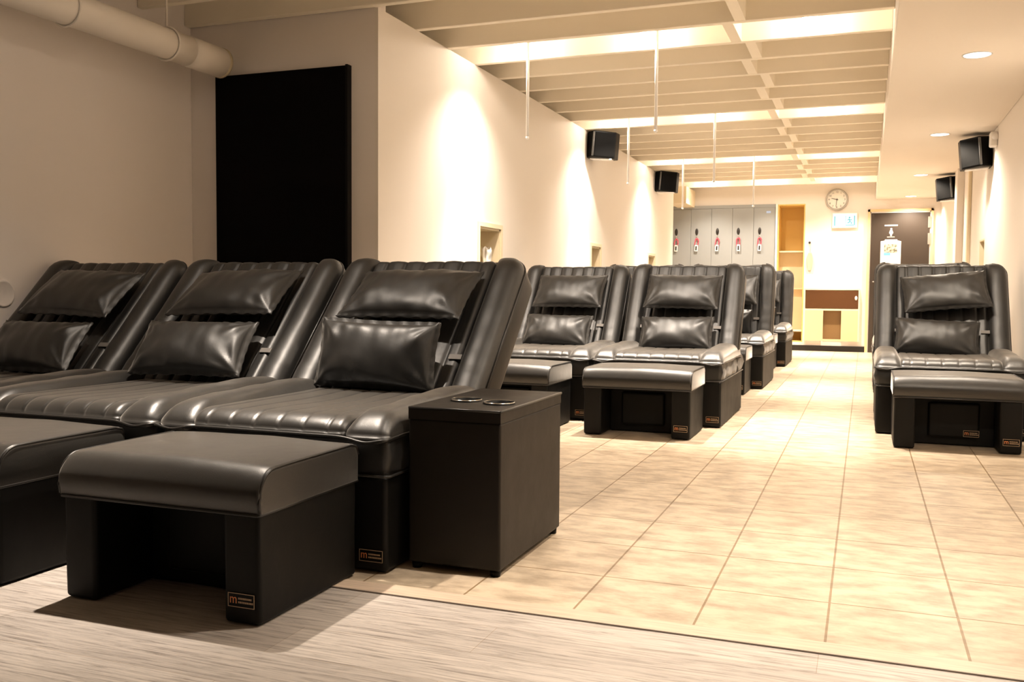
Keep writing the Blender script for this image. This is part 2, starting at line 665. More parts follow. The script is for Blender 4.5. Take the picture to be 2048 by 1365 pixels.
# plinth
struct('baseboard_back', bxm(-1.21, .012, YB-.03, YB, 0, .078), nmat('black_skirting', (.01, .008, .007), .4))

# door at the back
d2 = struct('door_2', bxm(.056, .798, YB-.03, YB-.004, 0, 1.921), DOORM)
bm = BM()
for a in ((.014, .044, 0, 1.975), (.812, .842, 0, 1.975), (.014, .842, 1.943, 1.975)):
    box(bm, a[0], a[1], YB-.035, YB, a[2], a[3])
link('door_frame', bm, PINE, d2)
bm = BM()
for a in ((.044, .056, 0, 1.943), (.8, .812, 0, 1.943), (.044, .812, 1.925, 1.943)):
    box(bm, a[0], a[1], YB-.022, YB, a[2], a[3])
link('door_stop', bm, WHITE, d2)
for z0, z1 in ((1.712, 1.864), (1.488, 1.640), (.3, .45)):
    hb = bxm(.776, .800, YB-.042, YB-.03, z0, z1, .003, 1)
    box(hb, .800, .816, YB-.042, YB-.034, z0, z1, .002, 1)
    link('hinge', hb, STEEL, d2)
# handle
hb = tube(BM(), [(.10, YB-.03, .98), (.10, YB-.075, .98), (.20, YB-.075, .98)], .009)
link('door_handle', hb, STEEL, d2)

# ------------------------------------------------------------------ lamps
def can(label, x, y, group):
    o = thing('spotlight', label, 'spotlight', (x, y, 2.372), 0, group)
    link('housing', lathe(BM(), [(.038, .0), (.046, -.003), (.05, .004), (.05, .097), (0, .097)]), WHITE, o, True)
    link('diffuser', lathe(BM(), [(0, -.008), (.02, -.006), (.034, 0), (.038, .004)]), GLOW, o, True)
    return o
ROWN = {}
def colname(x):
    return 'beside the left wall' if x < -1.5 else ('in the middle of the joists' if x < -.8 else 'next to the lowered ceiling')
for x, y in LAMPS + FRONT_LAMPS:
    row = {2.45: 'above the front ottomans', 5.635: 'in the nearest lit joist bay', 8.23: 'in the second lit joist bay',
           10.825: 'in the third lit joist bay', 13.27: 'in the lit bay before the lockers'}[y]
    can('small round spotlight %s, %s' % (row, colname(x)), x, y, 'spotlights between the joists')
    k_ = P_FRONT*(0.47 if x > -1 else 1) if y < 3 else 1
    bulb((x, y, 2.338), P_BULB*k_)
    spot((x, y, 2.336), P_SOFT*k_, 120, 1.0)
    spot((x, y, 2.336), P_CORE*k_, 58, 1.0)
for i, (x, y) in enumerate(BULK_LAMPS):
    lab = ['round recessed downlight in lowered ceiling, nearest the camera side', 'large bright recessed downlight, nearest in the lowered right ceiling',
           'recessed downlight in lowered ceiling left of the right wall speaker', 'recessed downlight in lowered ceiling, third from the front',
           'small recessed downlight in lowered ceiling just before the door'][i]
    o = thing('downlight', lab, 'downlight', (x, y, ZB), 0, 'recessed downlights in the lowered ceiling')
    link('trim_ring', lathe(BM(), [(.066, -.001), (.074, -.006), (.078, 0)]), WHITE, o, True)
    link('diffuser', lathe(BM(), [(0, -.003), (.067, -.003)]), GLOWB, o, True)
    spot((x, y, ZB-.012), P_BULK, 150, .6, (1, .85, .68), .06)

# hanging white rods
RODS = [(-2.018, 5.61, 1.765), (-1.20, 5.61, 1.765), (-1.995, 8.2, 1.765), (-1.235, 8.165, 1.755), (-1.98, 10.78, 1.765), (-1.19, 10.78, 1.77)]
RLAB = ['thin white hanging rod nearest the left wall, in front of the near wall spotlight pool',
        'thin white hanging rod, longest and highest one in the middle of the ceiling',
        'thin white hanging rod just right of the nearer left wall speaker',
        'thin white hanging rod in the middle of the second lit joist bay',
        'thin white hanging rod just right of the farther left wall speaker',
        'thin white hanging rod in front of the right hand lockers']
for (x, y, zb), lab in zip(RODS, RLAB):
    y += .0
    o = thing('hanging_rod', lab, 'rod', (x, y, zb), 0, 'white rods hanging from the ceiling')
    link('rod', tube(BM(), [(0, 0, .012), (0, 0, ZS-zb)], .0095, 10), RODM, o, True)
    link('end_ball', lathe(BM(), [(0, -.004), (.009, 0), (.012, .008), (.009, .016), (0, .019)], 12), RODM, o, True)
    link('canopy', lathe(BM(), [(0, ZS-zb-.02), (.014, ZS-zb-.02), (.017, ZS-zb), (0, ZS-zb)], 16), RODM, o, True)

# ------------------------------------------------------------------ pipe
o = thing('ceiling_pipe', 'thick cream insulated pipe under the joists along the left wall, with capped end', 'pipe', (-3.40, 0, 2.065))
R = .078
link('pipe_body', tube(BM(), [(0, y, .0) for y in [YR+.02+i*.3 for i in range(37)]]+[(0, 4.10, 0)], R, 28), PIPEM, o, True)
bm = tube(BM(), [(.0, 4.10, 0), (.004, 4.20, -.002), (.012, 4.36, -.004)], R+.003, 28)
link('end_sleeve', bm, PIPEM, o, True)
bm = tube(BM(), [(.011, 4.352, -.004), (.012, 4.372, -.004)], R+.005, 28)
link('end_cap', bm, plaster('cap_paint', (.60, .52, .36)), o, True)
for y in (2.0, 2.75, 3.3, 3.95):
    bm = tube(BM(), [((R+.006)*cos(t*pi/12), y, (R+.006)*sin(t*pi/12)) for t in range(24)], .006, 6, True)
    tube(bm, [(0, y, R), (0, y, ZS-2.065)], .005, 6)
    link('hanger', bm, PIPEM, o, True)

# round cover on outer wall
o = thing('wall_cover', 'round cream cover plate on the left wall', 'cover plate', (XO, 3.17, .775))
MX = Matrix.Rotation(pi/2, 4, 'Y')
link('plate', lathe(BM(), [(0, .004), (.048, .004), (.052, .008), (.058, .009), (.062, .004), (.063, 0)], 40, MX), WALLF, o, True)

# ------------------------------------------------------------------ recliner chair
def nz(p, s, seed=0):
    return noise.noise(Vector((p.x*s+seed*7.1, p.y*s+seed*3.3, p.z*s-seed*5.7)))

HW = .392      # half width of the chair body

def pillow_bm(a, b, T, seed, pinch=.06, folds=.008, fl=.013, nu=44, nv=30):
    """leather pillow lying in x/z plane, bulging to -y; flat flange all round"""
    bm = BM()
    rnd = random.Random(seed)
    k1, k2, k3 = (rnd.uniform(0, 6) for _ in range(3))
    def outline(s, t):
        x = a*s*(1-pinch*(1-t*t)*s*s)
        z = b*t*(1-pinch*1.2*(1-s*s)*t*t)
        return x, z
    def height(s, t, side):
        e = max(0, (1-abs(s)**2.6)*(1-abs(t)**2.4))
        h = T*e**.5
        f = 0
        for cx in (-1, 1):
            for cz in (-1, 1):
                dx, dz = (cx-s)*a, (cz-t)*b
                r = math.hypot(dx, dz)
                ang = math.atan2(dz*cz, dx*cx+1e-9)
                f += exp(-r/.085)*cos(ang*9+k1*cx+k2*cz)*min(1, r/.03)
        n = noise.noise(Vector((s*a*9+k3, t*b*9+seed, side)))
        n2 = noise.noise(Vector((s*a*22+k1, t*b*7+seed, side*2)))
        gath = exp(-(1-t)/.28)*sin(s*a*95+2*n+k2)*.7 + exp(-(1+t)/.2)*sin(s*a*75+2*n+k3)*.5
        return h + (f*.9+n*.9+n2*.45+gath*.5)*folds*min(1, e*3)
    S_ = [-cos(pi*i/nu) for i in range(nu+1)]
    T_ = [-cos(pi*j/nv) for j in range(nv+1)]
    S_ = [.55*s+.45*(-1+2*i/nu) for i, s in enumerate(S_)]
    T_ = [.55*t+.45*(-1+2*i/nv) for i, t in enumerate(T_)]
    sides = []
    for side in (-1, 1):
        g = []
        for i, s in enumerate(S_):
            row = []
            for j, t in enumerate(T_):
                x, z = outline(s, t)
                h = height(s, t, side)*(1 if side < 0 else .75)
                row.append(bm.verts.new((x, side*(.004+max(h, 0)), z)))
            g.append(row)
        sides.append(g)
        for i in range(nu):
            for j in range(nv):
                q = (g[i][j], g[i+1][j], g[i+1][j+1], g[i][j+1])
                bm.faces.new(q if side < 0 else q[::-1])
    # flange ring
    idx = [(i, 0) for i in range(nu)]+[(nu, j) for j in range(nv)]+[(i, nv) for i in range(nu, 0, -1)]+[(0, j) for j in range(nv, 0, -1)]
    outer = []
    for c, (i, j) in enumerate(idx):
        s, t = S_[i], T_[j]
        x, z = outline(s, t)
        d = Vector((s**5*1.0, 0, t**5*1.0))
        d = d.normalized() if d.length > 0 else d
        ru = .004*sin(c*1.35+seed)*(1 if j in (0, nv) else .5)
        o1 = bm.verts.new((x+d.x*fl, ru-.002, z+d.z*fl))
        o2 = bm.verts.new((x+d.x*fl, ru+.002, z+d.z*fl))
        outer.append((o1, o2, sides[0][i][j], sides[1][i][j]))
    n = len(outer)
    for c in range(n):
        A, B = outer[c], outer[(c+1) % n]
        bm.faces.new((A[2], A[0], B[0], B[2]))
        bm.faces.new((A[0], A[1], B[1], B[0]))
        bm.faces.new((A[1], A[3], B[3], B[1]))
    bmesh.ops.recalc_face_normals(bm, faces=bm.faces)
    return bm

def badge_parts(parent, x, y, z, w=.075, h=.034, dark=False):
    """small woven badge: rim, an m mark and two lines of tiny print"""
    bm = bxm(x-w/2, x+w/2, y-.0015, y, z-h/2, z+h/2)
    o = link('badge', bm, BLK, parent)
    t = .0016
    bm = BM()
    box(bm, x-w/2, x+w/2, y-.0022, y-.0014, z-h/2, z-h/2+t)
    box(bm, x-w/2, x+w/2, y-.0022, y-.0014, z+h/2-t, z+h/2)
    box(bm, x-w/2, x-w/2+t, y-.0022, y-.0014, z-h/2, z+h/2)
    box(bm, x+w/2-t, x+w/2, y-.0022, y-.0014, z-h/2, z+h/2)
    rnd = random.Random(3)
    for zz in (z+.0045, z-.0045):
        px = x-.008
        while px < x+w/2-.008:
            l = rnd.uniform(.002, .0045)
            box(bm, px, px+l, y-.0022, y-.0014, zz-.0022, zz+.0022)
            px += l+.0013
    link('badge_print', bm, GREYPRINT, o)
    bm = text_bm('m', .030, .0004)
    bmesh.ops.transform(bm, matrix=Matrix.Translation((x-.022, y-.002, z+.002)) @ Matrix.Rotation(pi/2, 4, 'X') @ Matrix.Diagonal((.95, 1.1, 1, 1)), verts=bm.verts)
    link('badge_mark', bm, GOLD, o)
    return o

def make_chair():
    t = thing('recliner_chair', 'x', 'recliner chair')
    # base box
    def wr(p, n):
        return n*(nz(p, 6, 1)*.004)
    link('base', softbox(BM(), -HW+.004, HW-.004, 0, 1.0, .004, .276, .014, .06, wr), LEB, t, True)
    # upholstered apron over the base, a little saggy
    def ap(p, n):
        f = 1-abs((p.z-.335)/.06)
        s = .010*max(0, f)+nz(p, 11, 2)*.008+sin(p.y*26+p.z*40)*.003*abs(n.x)+sin(p.x*24+p.z*50)*.003*abs(n.y)
        return n*s*(1 if abs(n.z) < .5 else 0)
    link('apron', softbox(BM(), -HW+.004, HW-.004, .006, .99, .272, .395, .02, .035, ap), LEA, t, True)
    bm = BM()
    tube(bm, [(-HW-.002, .98, .278), (-HW-.002, .01, .278), (-HW+.012, -.003, .278), (HW-.012, -.003, .278), (HW+.002, .01, .278), (HW+.002, .98, .278)], .0045, 6)
    link('base_piping', bm, PIP, t, True)
    # channelled seat pad
    grooves = (-.208, -.125, -.042, .042, .125, .208)
    def sd(p, h):
        g = sum(exp(-((p.x-c)/.0038)**2) for c in grooves)
        d = min(abs(p.x-c) for c in grooves)
        o = (-.0034*g+.0010*min(1, d/.03))*min(1, h*2)
        sag = -.012*exp(-((p.y-.42)/.25)**2)*exp(-(p.x/.2)**2)*h
        return Vector((0, -o*(.6 if p.y < .02 else 0), o+sag+nz(p, 6, 3)*.002*h))
    link('seat', cushion_bm(-.262, .262, -.022, .86, .378, .440, .075, .02, .0055, .004, sd, zf=.392), LEC, t, True)
    # armrest pads, plump at the front
    for s in (-1, 1):
        def ad(p, h, s=s):
            f = exp(-max(0, p.y-.05)/.10)
            rise = .016*min(1, max(0, (p.y-.05)/.5))
            return Vector((0, 0, (.006*f+rise)*h+nz(p, 10, 5+s)*.006*h))
        x0, x1 = sorted((s*.254, s*.398))
        link('armrest', cushion_bm(x0, x1, -.022, .86, .372, .440, .13, .04, .012, .020, ad, zf=.384), LEC, t, True)
    # wavy piping under the front roll and along the sides
    pts = []
    for i in range(61):
        x = -.395+.790*i/60
        ax_ = abs(x)
        z = .388-.012*exp(-((ax_-.335)/.05)**2)
        pts.append((x, -.026-.004*exp(-((ax_-.335)/.06)**2), z))
    pts = [(-.397, y, .384+.005*sin(y*14)) for y in (.85, .6, .4, .2, .08, .0)]+pts+[(.397, y, .384+.005*sin(y*14)) for y in (.0, .08, .2, .4, .6, .85)]
    link('piping', tube(BM(), pts, .005, 6), PIP, t, True)

    # ---- backrest: pivots at (0,.72,.45); local z runs up the back, -y faces the sitter
    bm = BM()
    r = .085
    LB = .655
    pts = [(-HW-.003, -.13), (HW+.003, -.13)]
    for i in range(9):
        a = i/8*pi/2
        pts.append((HW+.003-r+r*cos(a), LB-r+r*sin(a)))
    for i in range(1, 6):
        x = HW-r-(2*HW-2*r)*i/6
        pts.append((x, LB-.012*sin(i/6*pi)+.004*sin(i*2.4)))
    for i in range(9):
        a = pi/2+i/8*pi/2
        pts.append((-HW-.003+r+r*cos(a), LB-r+r*sin(a)))
    v0 = [bm.verts.new((x, .0, z)) for x, z in pts]
    v1 = [bm.verts.new((x, .112, z)) for x, z in pts]
    n = len(pts)
    fs = [bm.faces.new(v0), bm.faces.new(v1[::-1])]
    for i in range(n):
        fs.append(bm.faces.new((v0[i], v1[i], v1[(i+1) % n], v0[(i+1) % n])))
    bmesh.ops.recalc_face_normals(bm, faces=fs)
    es = [e for e in bm.edges if (e.verts[0].co.y == e.verts[1].co.y)]
    bmesh.ops.bevel(bm, geom=es, offset=.014, segments=3, profile=.5, affect='EDGES')
    b = link('backrest', bm, LEA, t, True)
    b.location = (0, .72, .45)
    # inner padded panel with flutes
    def pd(p, n):
        g = sum(exp(-((p.x-c)/.006)**2) for c in grooves)
        d = min(abs(p.x-c) for c in grooves)
        v = n*(nz(p, 9, 8)*.003)
        v.y += (.006*g-.004*min(1, d/.04))*max(0, -n.y)
        return v
    link('back_padding', softbox(BM(), -.272, .272, -.030, .03, -.08, .635, .028, .03, pd, .006), LEA, b, True)
    # side bolsters
    for s in (-1, 1):
        secs = []
        for q in range(34):
            uu = -.07+.722*q/33 if q < 26 else None
            if uu is None:
                uu = -.07+.722*25/33+(.648-(-.07+.722*25/33))*sin((q-25)/8*pi/2)
            xo = HW if uu < LB-r else HW-r+math.sqrt(max(0, r*r-(uu-(LB-r))**2))
            hb = .058*math.sqrt(max(.0004, 1-max(0, (uu-.56)/.09)**2))
            xi = .268
            xc, hw = (xo+xi)/2, (xo-xi)/2
            sec = []
            for k in range(15):
                a = k/14*pi
                cx = cos(a)
                w = max(0, 1-abs(cx)**2.6)**.55
                wr_ = .0022*sin(uu*70)*exp(-((uu-.06)/.06)**2)+noise.noise(Vector((uu*9, cx*.7, 4+s)))*.003
                sec.append((s*(xc+hw*cx), -.004-w*(hb+wr_), uu))
            sec += [(s*xi, .03, uu), (s*xo, .03, uu)]
            secs.append(sec)
        link('side_bolster', loft(BM(), secs), LEA, b, True)
        link('bolster_piping', tube(BM(), [(s*(HW+.001), -.003, -.05), (s*(HW+.001), -.003, .3), (s*(HW+.001), -.003, LB-r)]+[(s*(HW-r+(r+.001)*cos(a*pi/16)), -.003, LB-r+(r+.001)*sin(a*pi/16)) for a in range(1, 9)], .0042, 6), PIP, b, True)
    # head pillow: hinged flap cushion
    hp = link('head_pillow', pillow_bm(.246, .142, .056, 11, .05, .009), LEA, b, True)
    hp.location = (0, -.092, .424)
    hp.rotation_euler = (radians(-11), 0, 0)
    lp = link('lumbar_pillow', pillow_bm(.236, .118, .066, 23, .05, .011), LEA, b, True)
    lp.location = (0, -.112, .045)
    lp.rotation_euler = (radians(6), 0, 0)
    # webbing straps from the pillow to the bolsters
    for s in (-1, 1):
        x0, x1 = sorted((s*.225, s*.275))
        st = link('strap', bxm(x0, x1, -.040, -.036, .110, .132), STRAP, b)
        st['label'] = 'grey webbing strap'
    badge_parts(t, .34, -.002, .05)
    return t

def make_ottoman():
    t = thing('ottoman', 'x', 'ottoman')
    def wr(p, n):
        return n*(nz(p, 7, 21)*.003)
    hw = .299
    bm = BM()
    for x0, x1 in ((-hw, -.197), (.197, hw)):
        softbox(bm, x0, x1, 0, .45, .003, .278, .012, .05, wr)
    softbox(bm, -.20, .20, .20, .448, .003, .276, .01, .06, wr)
    link('base', bm, LEB, t, True)
    # inset massager panel in the opening
    link('inner_panel', softbox(BM(), -.125, .125, .176, .206, .045, .232, .014, .05), LEB, t, True)
    def cu(p, h):
        b_ = (1 if p.y < .03 else 0)*max(0, 1-abs(h-.45)/.45)
        return Vector((0, -.008*b_, nz(p, 6, 22)*.003*h))
    link('cushion', cushion_bm(-.307, .307, -.006, .452, .270, .376, .062, .010, .022, .012, cu, .03), LEC, t, True)
    for s in (-1, 1):
        x = s*.3045
        zt, R1, y0 = .374, .062, -.004
        pts = [(x, y0, .276), (x, y0-.004, .30)]+[(x, y0+R1-R1*cos(a*pi/12), zt-R1+R1*sin(a*pi/12)) for a in range(7)]+[(x, y_, zt+.001) for y_ in (.12, .2, .3, .41)]+[(x, .438, zt-.006), (x, .450, zt-.03)]
        link('piping', tube(BM(), pts, .0042, 6), PIP, t, True)
    bm = tube(BM(), [(-.303, .45, .270), (-.303, .0, .270), (-.298, -.006, .270), (.298, -.006, .270), (.303, .0, .270), (.303, .45, .270)], .0045, 6)
    link('seam_piping', bm, PIP, t, True)
    badge_parts(t, .250, -.002, .062)
    return t

XA, XE = -1.63, -1.17
PITCH = .812
ch0 = make_chair()
ot0 = make_ottoman()
first = [True, True]
def put_chair(x, y, theta, label, group, hp=None, lp=None):
    if first[0]:
        o = ch0
        first[0] = False
    else:
        o = dup(ch0)
    o.location = (x, y, 0)
    tag(o, label, 'recliner chair', group)
    for c in o.children:
        if c.name.startswith('backrest'):
            c.rotation_euler = (radians(-theta), 0, 0)
            for g in c.children:
                if hp and g.name.startswith('head_pillow'):
                    g.rotation_euler = (radians(-11+hp[0]), radians(hp[1]), radians(hp[2]))
                    g.location.x += hp[3]
                    g.location.z += hp[4]
                if lp and g.name.startswith('lumbar_pillow'):
                    g.rotation_euler = (radians(6+lp[0]), radians(lp[1]), radians(lp[2]))
                    g.location.x += lp[3]
                    g.location.z += lp[4]
    return o
def put_ottoman(x, y, label, group, badge=True):
    if first[1]:
        o = ot0
        first[1] = False
    else:
        o = dup(ot0)
    o.location = (x, y, 0)
    tag(o, label, 'ottoman', group)
    return o
G1, G2 = 'recliner chairs of the front row', 'recliner chairs of the rows behind'
put_chair(XA, 2.31, 43.5, 'reclined black leather recliner next to the side table with cup holders', G1, (0, 0, 0, 0, -.045), (26, 2, 0, -.02, .015))
put_chair(XA-PITCH, 2.31, 43.5, 'reclined black leather recliner in the middle of the front row', G1, (0, -2, 0, 0, 0), (0, -4, 4, 0, 0))
put_chair(XA-2*PITCH, 2.31, 43.5, 'reclined black leather recliner against the left wall with the round cover', G1, (4, 2, 0, 0, -.01), (0, 0, 0, 0, -.02))
put_chair(XE-PITCH, 5.6, 33, 'black recliner behind the side table, second row beside the left wall', G2, (3, 0, 0, 0, -.01), (-4, 1, 0, -.01, -.035))
put_chair(XE, 5.6, 32, 'black recliner facing the tiled aisle, fully visible in second row', G2, (3, 1, 0, 0, -.01), (-4, -1, 0, .015, -.035))
put_chair(XE, 8.05, 17, 'upright black recliner directly behind the fully visible second row recliner', G2)
put_chair(XE-PITCH, 8.05, 17, 'upright black recliner in third row at left wall, only its top showing', G2)
put_chair(XE-.015, 10.65, 15, 'farthest black recliner at the aisle, nearest to the lockers and shelf alcove', G2)
put_chair(XE-.015-PITCH, 10.65, 15, 'farthest black recliner by the left wall, its top edge below the locker keys', G2)
put_chair(.462, 5.76, 32, 'black recliner on the right of the aisle with a crooked head pillow', G2, (3, -6, 0, .02, .005), (-4, 2, 2, -.015, -.03))
put_chair(.47, 8.05, 14, 'black recliner on the right side, hidden behind the one with crooked pillow', G2)
G3 = 'ottomans in front of the recliners'
put_ottoman(XA+.012, 1.825, 'large black ottoman nearest the camera, beside the side table front', G3)
put_ottoman(XA-PITCH, 1.825, 'black ottoman cut off by the left picture edge', G3)
put_ottoman(XE+.0, 5.06, 'black ottoman in second row beside the tiled aisle, left of the aisle', G3)
put_ottoman(XE-PITCH, 5.06, 'black ottoman in second row half hidden by the side table', G3)
put_ottoman(XE, 7.52, 'black ottoman in third row, only its side showing beside aisle', G3)
put_ottoman(XE-.015, 10.12, 'black ottoman in last row, a sliver between the chairs beside aisle', G3)
o = put_ottoman(.458, 5.257, 'black ottoman on the right side of the aisle', G3)
badge_parts(o, .085, .174, .072)

# ------------------------------------------------------------------ side table
t = thing('side_table', 'black leather covered box side table with two cup holders beside the front recliner', 'side table', (-1.075, 2.395, 0))
tw, td, th = .142, .55, .47
cups = [(-.045, .195), (.073, .165)]
bm = softbox(BM(), -tw, tw, 0, td, .018, th-.035, .008, .06)
link('body', bm, LET, t, True)
# top board with two real holes
bm = BM()
N_ = 28
def ring(c, r, z):
    return [bm.verts.new((c[0]+r*cos(2*pi*k/N_), c[1]+r*sin(2*pi*k/N_), z)) for k in range(N_)]
rect = [bm.verts.new(p) for p in ((-tw, 0, th), (tw, 0, th), (tw, td, th), (-tw, td, th))]
re = [bm.edges.new((rect[i], rect[(i+1) % 4])) for i in range(4)]
edges = list(re)
for c in cups:
    v = ring(c, .041, th)
    edges += [bm.edges.new((v[i], v[(i+1) % N_])) for i in range(N_)]
bmesh.ops.triangle_fill(bm, use_beauty=True, edges=edges)
for f in list(bm.faces):
    cc = f.calc_center_median()
    if any(math.hypot(cc.x-c[0], cc.y-c[1]) < .038 for c in cups):
        bm.faces.remove(f)
low = [bm.verts.new((v.co.x, v.co.y, th-.036)) for v in rect]
for i in range(4):
    bm.faces.new((rect[i], low[i], low[(i+1) % 4], rect[(i+1) % 4]))
bmesh.ops.recalc_face_normals(bm, faces=bm.faces)
link('top', bm, LET, t)
bm = tube(BM(), [(-tw, .002, th-.003), (tw-.004, .001, th-.003), (tw, .006, th-.003), (tw, td, th-.003)], .004, 6)
link('top_piping', bm, PIP, t, True)
for c in cups:
    M = Matrix.Translation((c[0], c[1], th))
    h = link('cup_holder', lathe(BM(), [(.049, 0), (.048, .004), (.044, .006), (.040, .003), (.038, -.05), (0, -.05)], N_, M), BLK, t, True)
    link('ring', tube(BM(), [(c[0]+.0455*cos(a*pi/18), c[1]+.0455*sin(a*pi/18), th+.0045) for a in range(36)], .0022, 6, True), CHROME, h, True)
for x in (-tw+.02, tw-.02):
    for y in (.02, td-.02):
        link('foot', lathe(BM(), [(0, 0), (.014, 0), (.016, .02), (0, .02)], 12, Matrix.Translation((x, y, 0))), BLK, t, True)

# ------------------------------------------------------------------ speakers
def speaker(pts, strip, z0, z1, label, tilt, piv):
    t = thing('wall_speaker', label, 'speaker', (0, 0, 0), 0, 'black loudspeakers on the walls')
    cx, cy = piv
    t.location = (cx, cy, (z0+z1)/2)
    hz = (z1-z0)/2
    P = [(x-cx, y-cy) for x, y in pts]
    link('cabinet', prism(BM(), P, -hz, hz, 'z', .006, 2), BLK, t)
    # grille faces: inset copies of the two front facets
    for i, j in strip[1]:
        a, b_ = Vector((*P[i], 0)), Vector((*P[j], 0))
        d = (b_-a)
        nrm = Vector((d.y, -d.x, 0)).normalized()
        if nrm.dot(Vector((sum(p[0] for p in P)/len(P), sum(p[1] for p in P)/len(P), 0))-a) > 0:
            nrm = -nrm
        bm = BM()
        qs = []
        for off in (0.001, .007):
            for u, z in ((.06, -hz+.014), (.94, -hz+.014), (.94, hz-.014), (.06, hz-.014)):
                qs.append(bm.verts.new(a+d*u+nrm*off+Vector((0, 0, z))))
        for f in ((4, 5, 6, 7), (0, 1, 5, 4), (1, 2, 6, 5), (2, 3, 7, 6), (3, 0, 4, 7), (3, 2, 1, 0)):
            bm.faces.new([qs[k] for k in f])
        bmesh.ops.recalc_face_normals(bm, faces=bm.faces)
        link('grille', bm, GRL, t)
    sx, sy = P[strip[0]]
    link('trim_strip', tube(BM(), [(sx, sy-.004, -hz+.012), (sx, sy-.004, hz-.012)], .010, 8), EDGEHL, t, True)  # grey strip puts the highlight along the front edge into colour
    link('bounce_lit_underside', bxm(min(p[0] for p in P)+.03, max(p[0] for p in P)-.03, -.03, .05, -hz-.012, -hz, .003, 1), WHITE, t)  # white plate puts bounce light on the cabinet underside into colour
    t.rotation_euler = (0, tilt, 0)
    return t
for y, lab in ((8.40, 'black loudspeaker on left wall, the nearer of two'), (11.40, 'black loudspeaker on left wall, the farther one beside lockers')):
    pts = [(XL, y+.24), (XL, y+.06), (XL+.085, y-.03), (XL+.262, y+.09), (XL+.268, y+.20), (XL+.20, y+.24)]
    speaker(pts, (2, [(1, 2), (2, 3)]), 2.045, 2.288, lab, radians(4), (XL+.13, y+.1))
for y, lab in ((8.42, 'black loudspeaker on right wall, the nearer one beside white sensor'), (11.12, 'black loudspeaker on right wall, the farther one near the door')):
    pts = [(XR, y+.24), (XR-.17, y+.24), (XR-.235, y+.20), (XR-.232, y+.08), (XR-.10, y-.04), (XR, y+.04)]
    speaker(pts, (4, [(3, 4), (4, 5)]), 1.835, 2.075, lab, radians(-5), (XR-.12, y+.1))

# sensor box by the speaker
t = thing('motion_sensor', 'small white motion sensor on right wall beside the nearer speaker', 'sensor', (XR, 8.2, 2.015))
link('housing', bxm(-.055, 0, -.045, .045, -.058, .058, .012, 3), WHITE, t, True)
link('lens', lathe(BM(), [(.026, 0), (.022, .010), (.012, .017), (0, .019)], 20, Matrix.Translation((-.02, -.044, .018)) @ Matrix.Rotation(pi/2, 4, 'X')), TAGW, t, True)

# ------------------------------------------------------------------ lockers and keys
t = thing('locker_unit', 'row of tall grey lockers across the back wall', 'lockers', (0, YB-.03, 0))
link('carcass', bxm(-3.018, -1.217, .012, .44, .0, 2.083), LOCKD, t)
ledges = [-3.017, -2.717, -2.417, -2.118, -1.819, -1.52, -1.221]
for i, (a, b_) in enumerate(zip(ledges, ledges[1:])):
    d = link('locker_door', bxm(a+.0015, b_-.0015, -.006, .012, .08, 2.035, .002, 1), LOCK, t)
    lk = lathe(BM(), [(0, -.010), (.018, -.010), (.0215, -.004), (.0215, 0)], 20)
    bmesh.ops.transform(lk, matrix=Matrix.Translation((a+.086, -.006, 1.703)) @ Matrix.Diagonal((1, 1, 2.35, 1)) @ Matrix.Rotation(-pi/2, 4, 'X'), verts=lk.verts)
    bmesh.ops.recalc_face_normals(lk, faces=lk.faces)
    link('lock', lk, INK, d, True)
    tb = bxm(a+.080, a+.092, -.020, -.006, 1.628, 1.644)
    link('lock_key', tb, STEEL, d)
link('top_rail', bxm(-3.017, -1.221, -.006, .012, 2.037, 2.081), LOCK, t)
link('sticker', bxm(-1.345, -1.285, -.0085, -.006, 1.955, 1.985), LBLUE, t)
link('side_trim', bxm(-1.216, -1.189, -.012, .10, .0, 2.081), WHITE, t)
kl = ['leftmost', 'second from left', 'middle', 'fourth from left', 'rightmost']
rnd = random.Random(5)
for i in range(5):
    x = ledges[i+1]+.088
    k = thing('locker_key', 'pink coil wristband with white number tag hanging from the %s visible locker' % kl[i], 'key band', (x, YB-.052, 1.62), 0, 'key bands hanging on the lockers')
    pts = []
    ph = rnd.uniform(0, 6)
    for j in range(140):
        a = j/139*2*pi
        cx, cz = .024*sin(a)+.004*sin(3*a+ph), -.078+.062*cos(a)
        w = j*.9
        pts.append((cx+.008*cos(w), .008*sin(w), cz+.008*cos(w)))
    link('coil', tube(BM(), pts, .0036, 5), PINK, k, True)
    tg = link('tag', bxm(-.024, .024, -.012, -.004, -.205, -.108, .006, 2), TAGW, k)
    tg.location = (.004, 0, 0)
    tg.rotation_euler = (0, rnd.uniform(-.06, .06), 0)
    link('tag_print', bxm(-.010, .010, -.0135, -.012, -.188, -.128), INK, tg)
    link('key_ring', tube(BM(), [(.008*cos(a*pi/8), 0, -.0+.010*sin(a*pi/8)) for a in range(16)], .0018, 5, True), STEEL, k, True)

# ------------------------------------------------------------------ shelf alcove
t = thing('shelf_alcove', 'tall ochre shelf alcove built in beside the lockers', 'shelves', (0, YB, 0))
x0, x1, z0, z1 = -1.187, -.816, .122, 2.077
bm = BM()
box(bm, x0, x1, .44, .455, z0, z1)
box(bm, x0, x0+.015, 0, .44, z0, z1)
box(bm, x1-.015, x1, 0, .44, z0, z1)
box(bm, x0+.015, x1-.015, 0, .44, z1-.015, z1)
box(bm, x0+.015, x1-.015, 0, .44, z0, z0+.015)
link('case', bm, OCHRE, t)
link('lower_back', bxm(x0+.016, x1-.016, .26, .436, .29, 1.398), NICHE, t)
for z in (1.40, .87, .27):
    link('shelf', bxm(x0+.016, x1-.016, (.20 if z < 1 else .10) if z > .3 else 0, .2595 if .3 < z < 1 else .438, z, z+.02), CREAM, t)

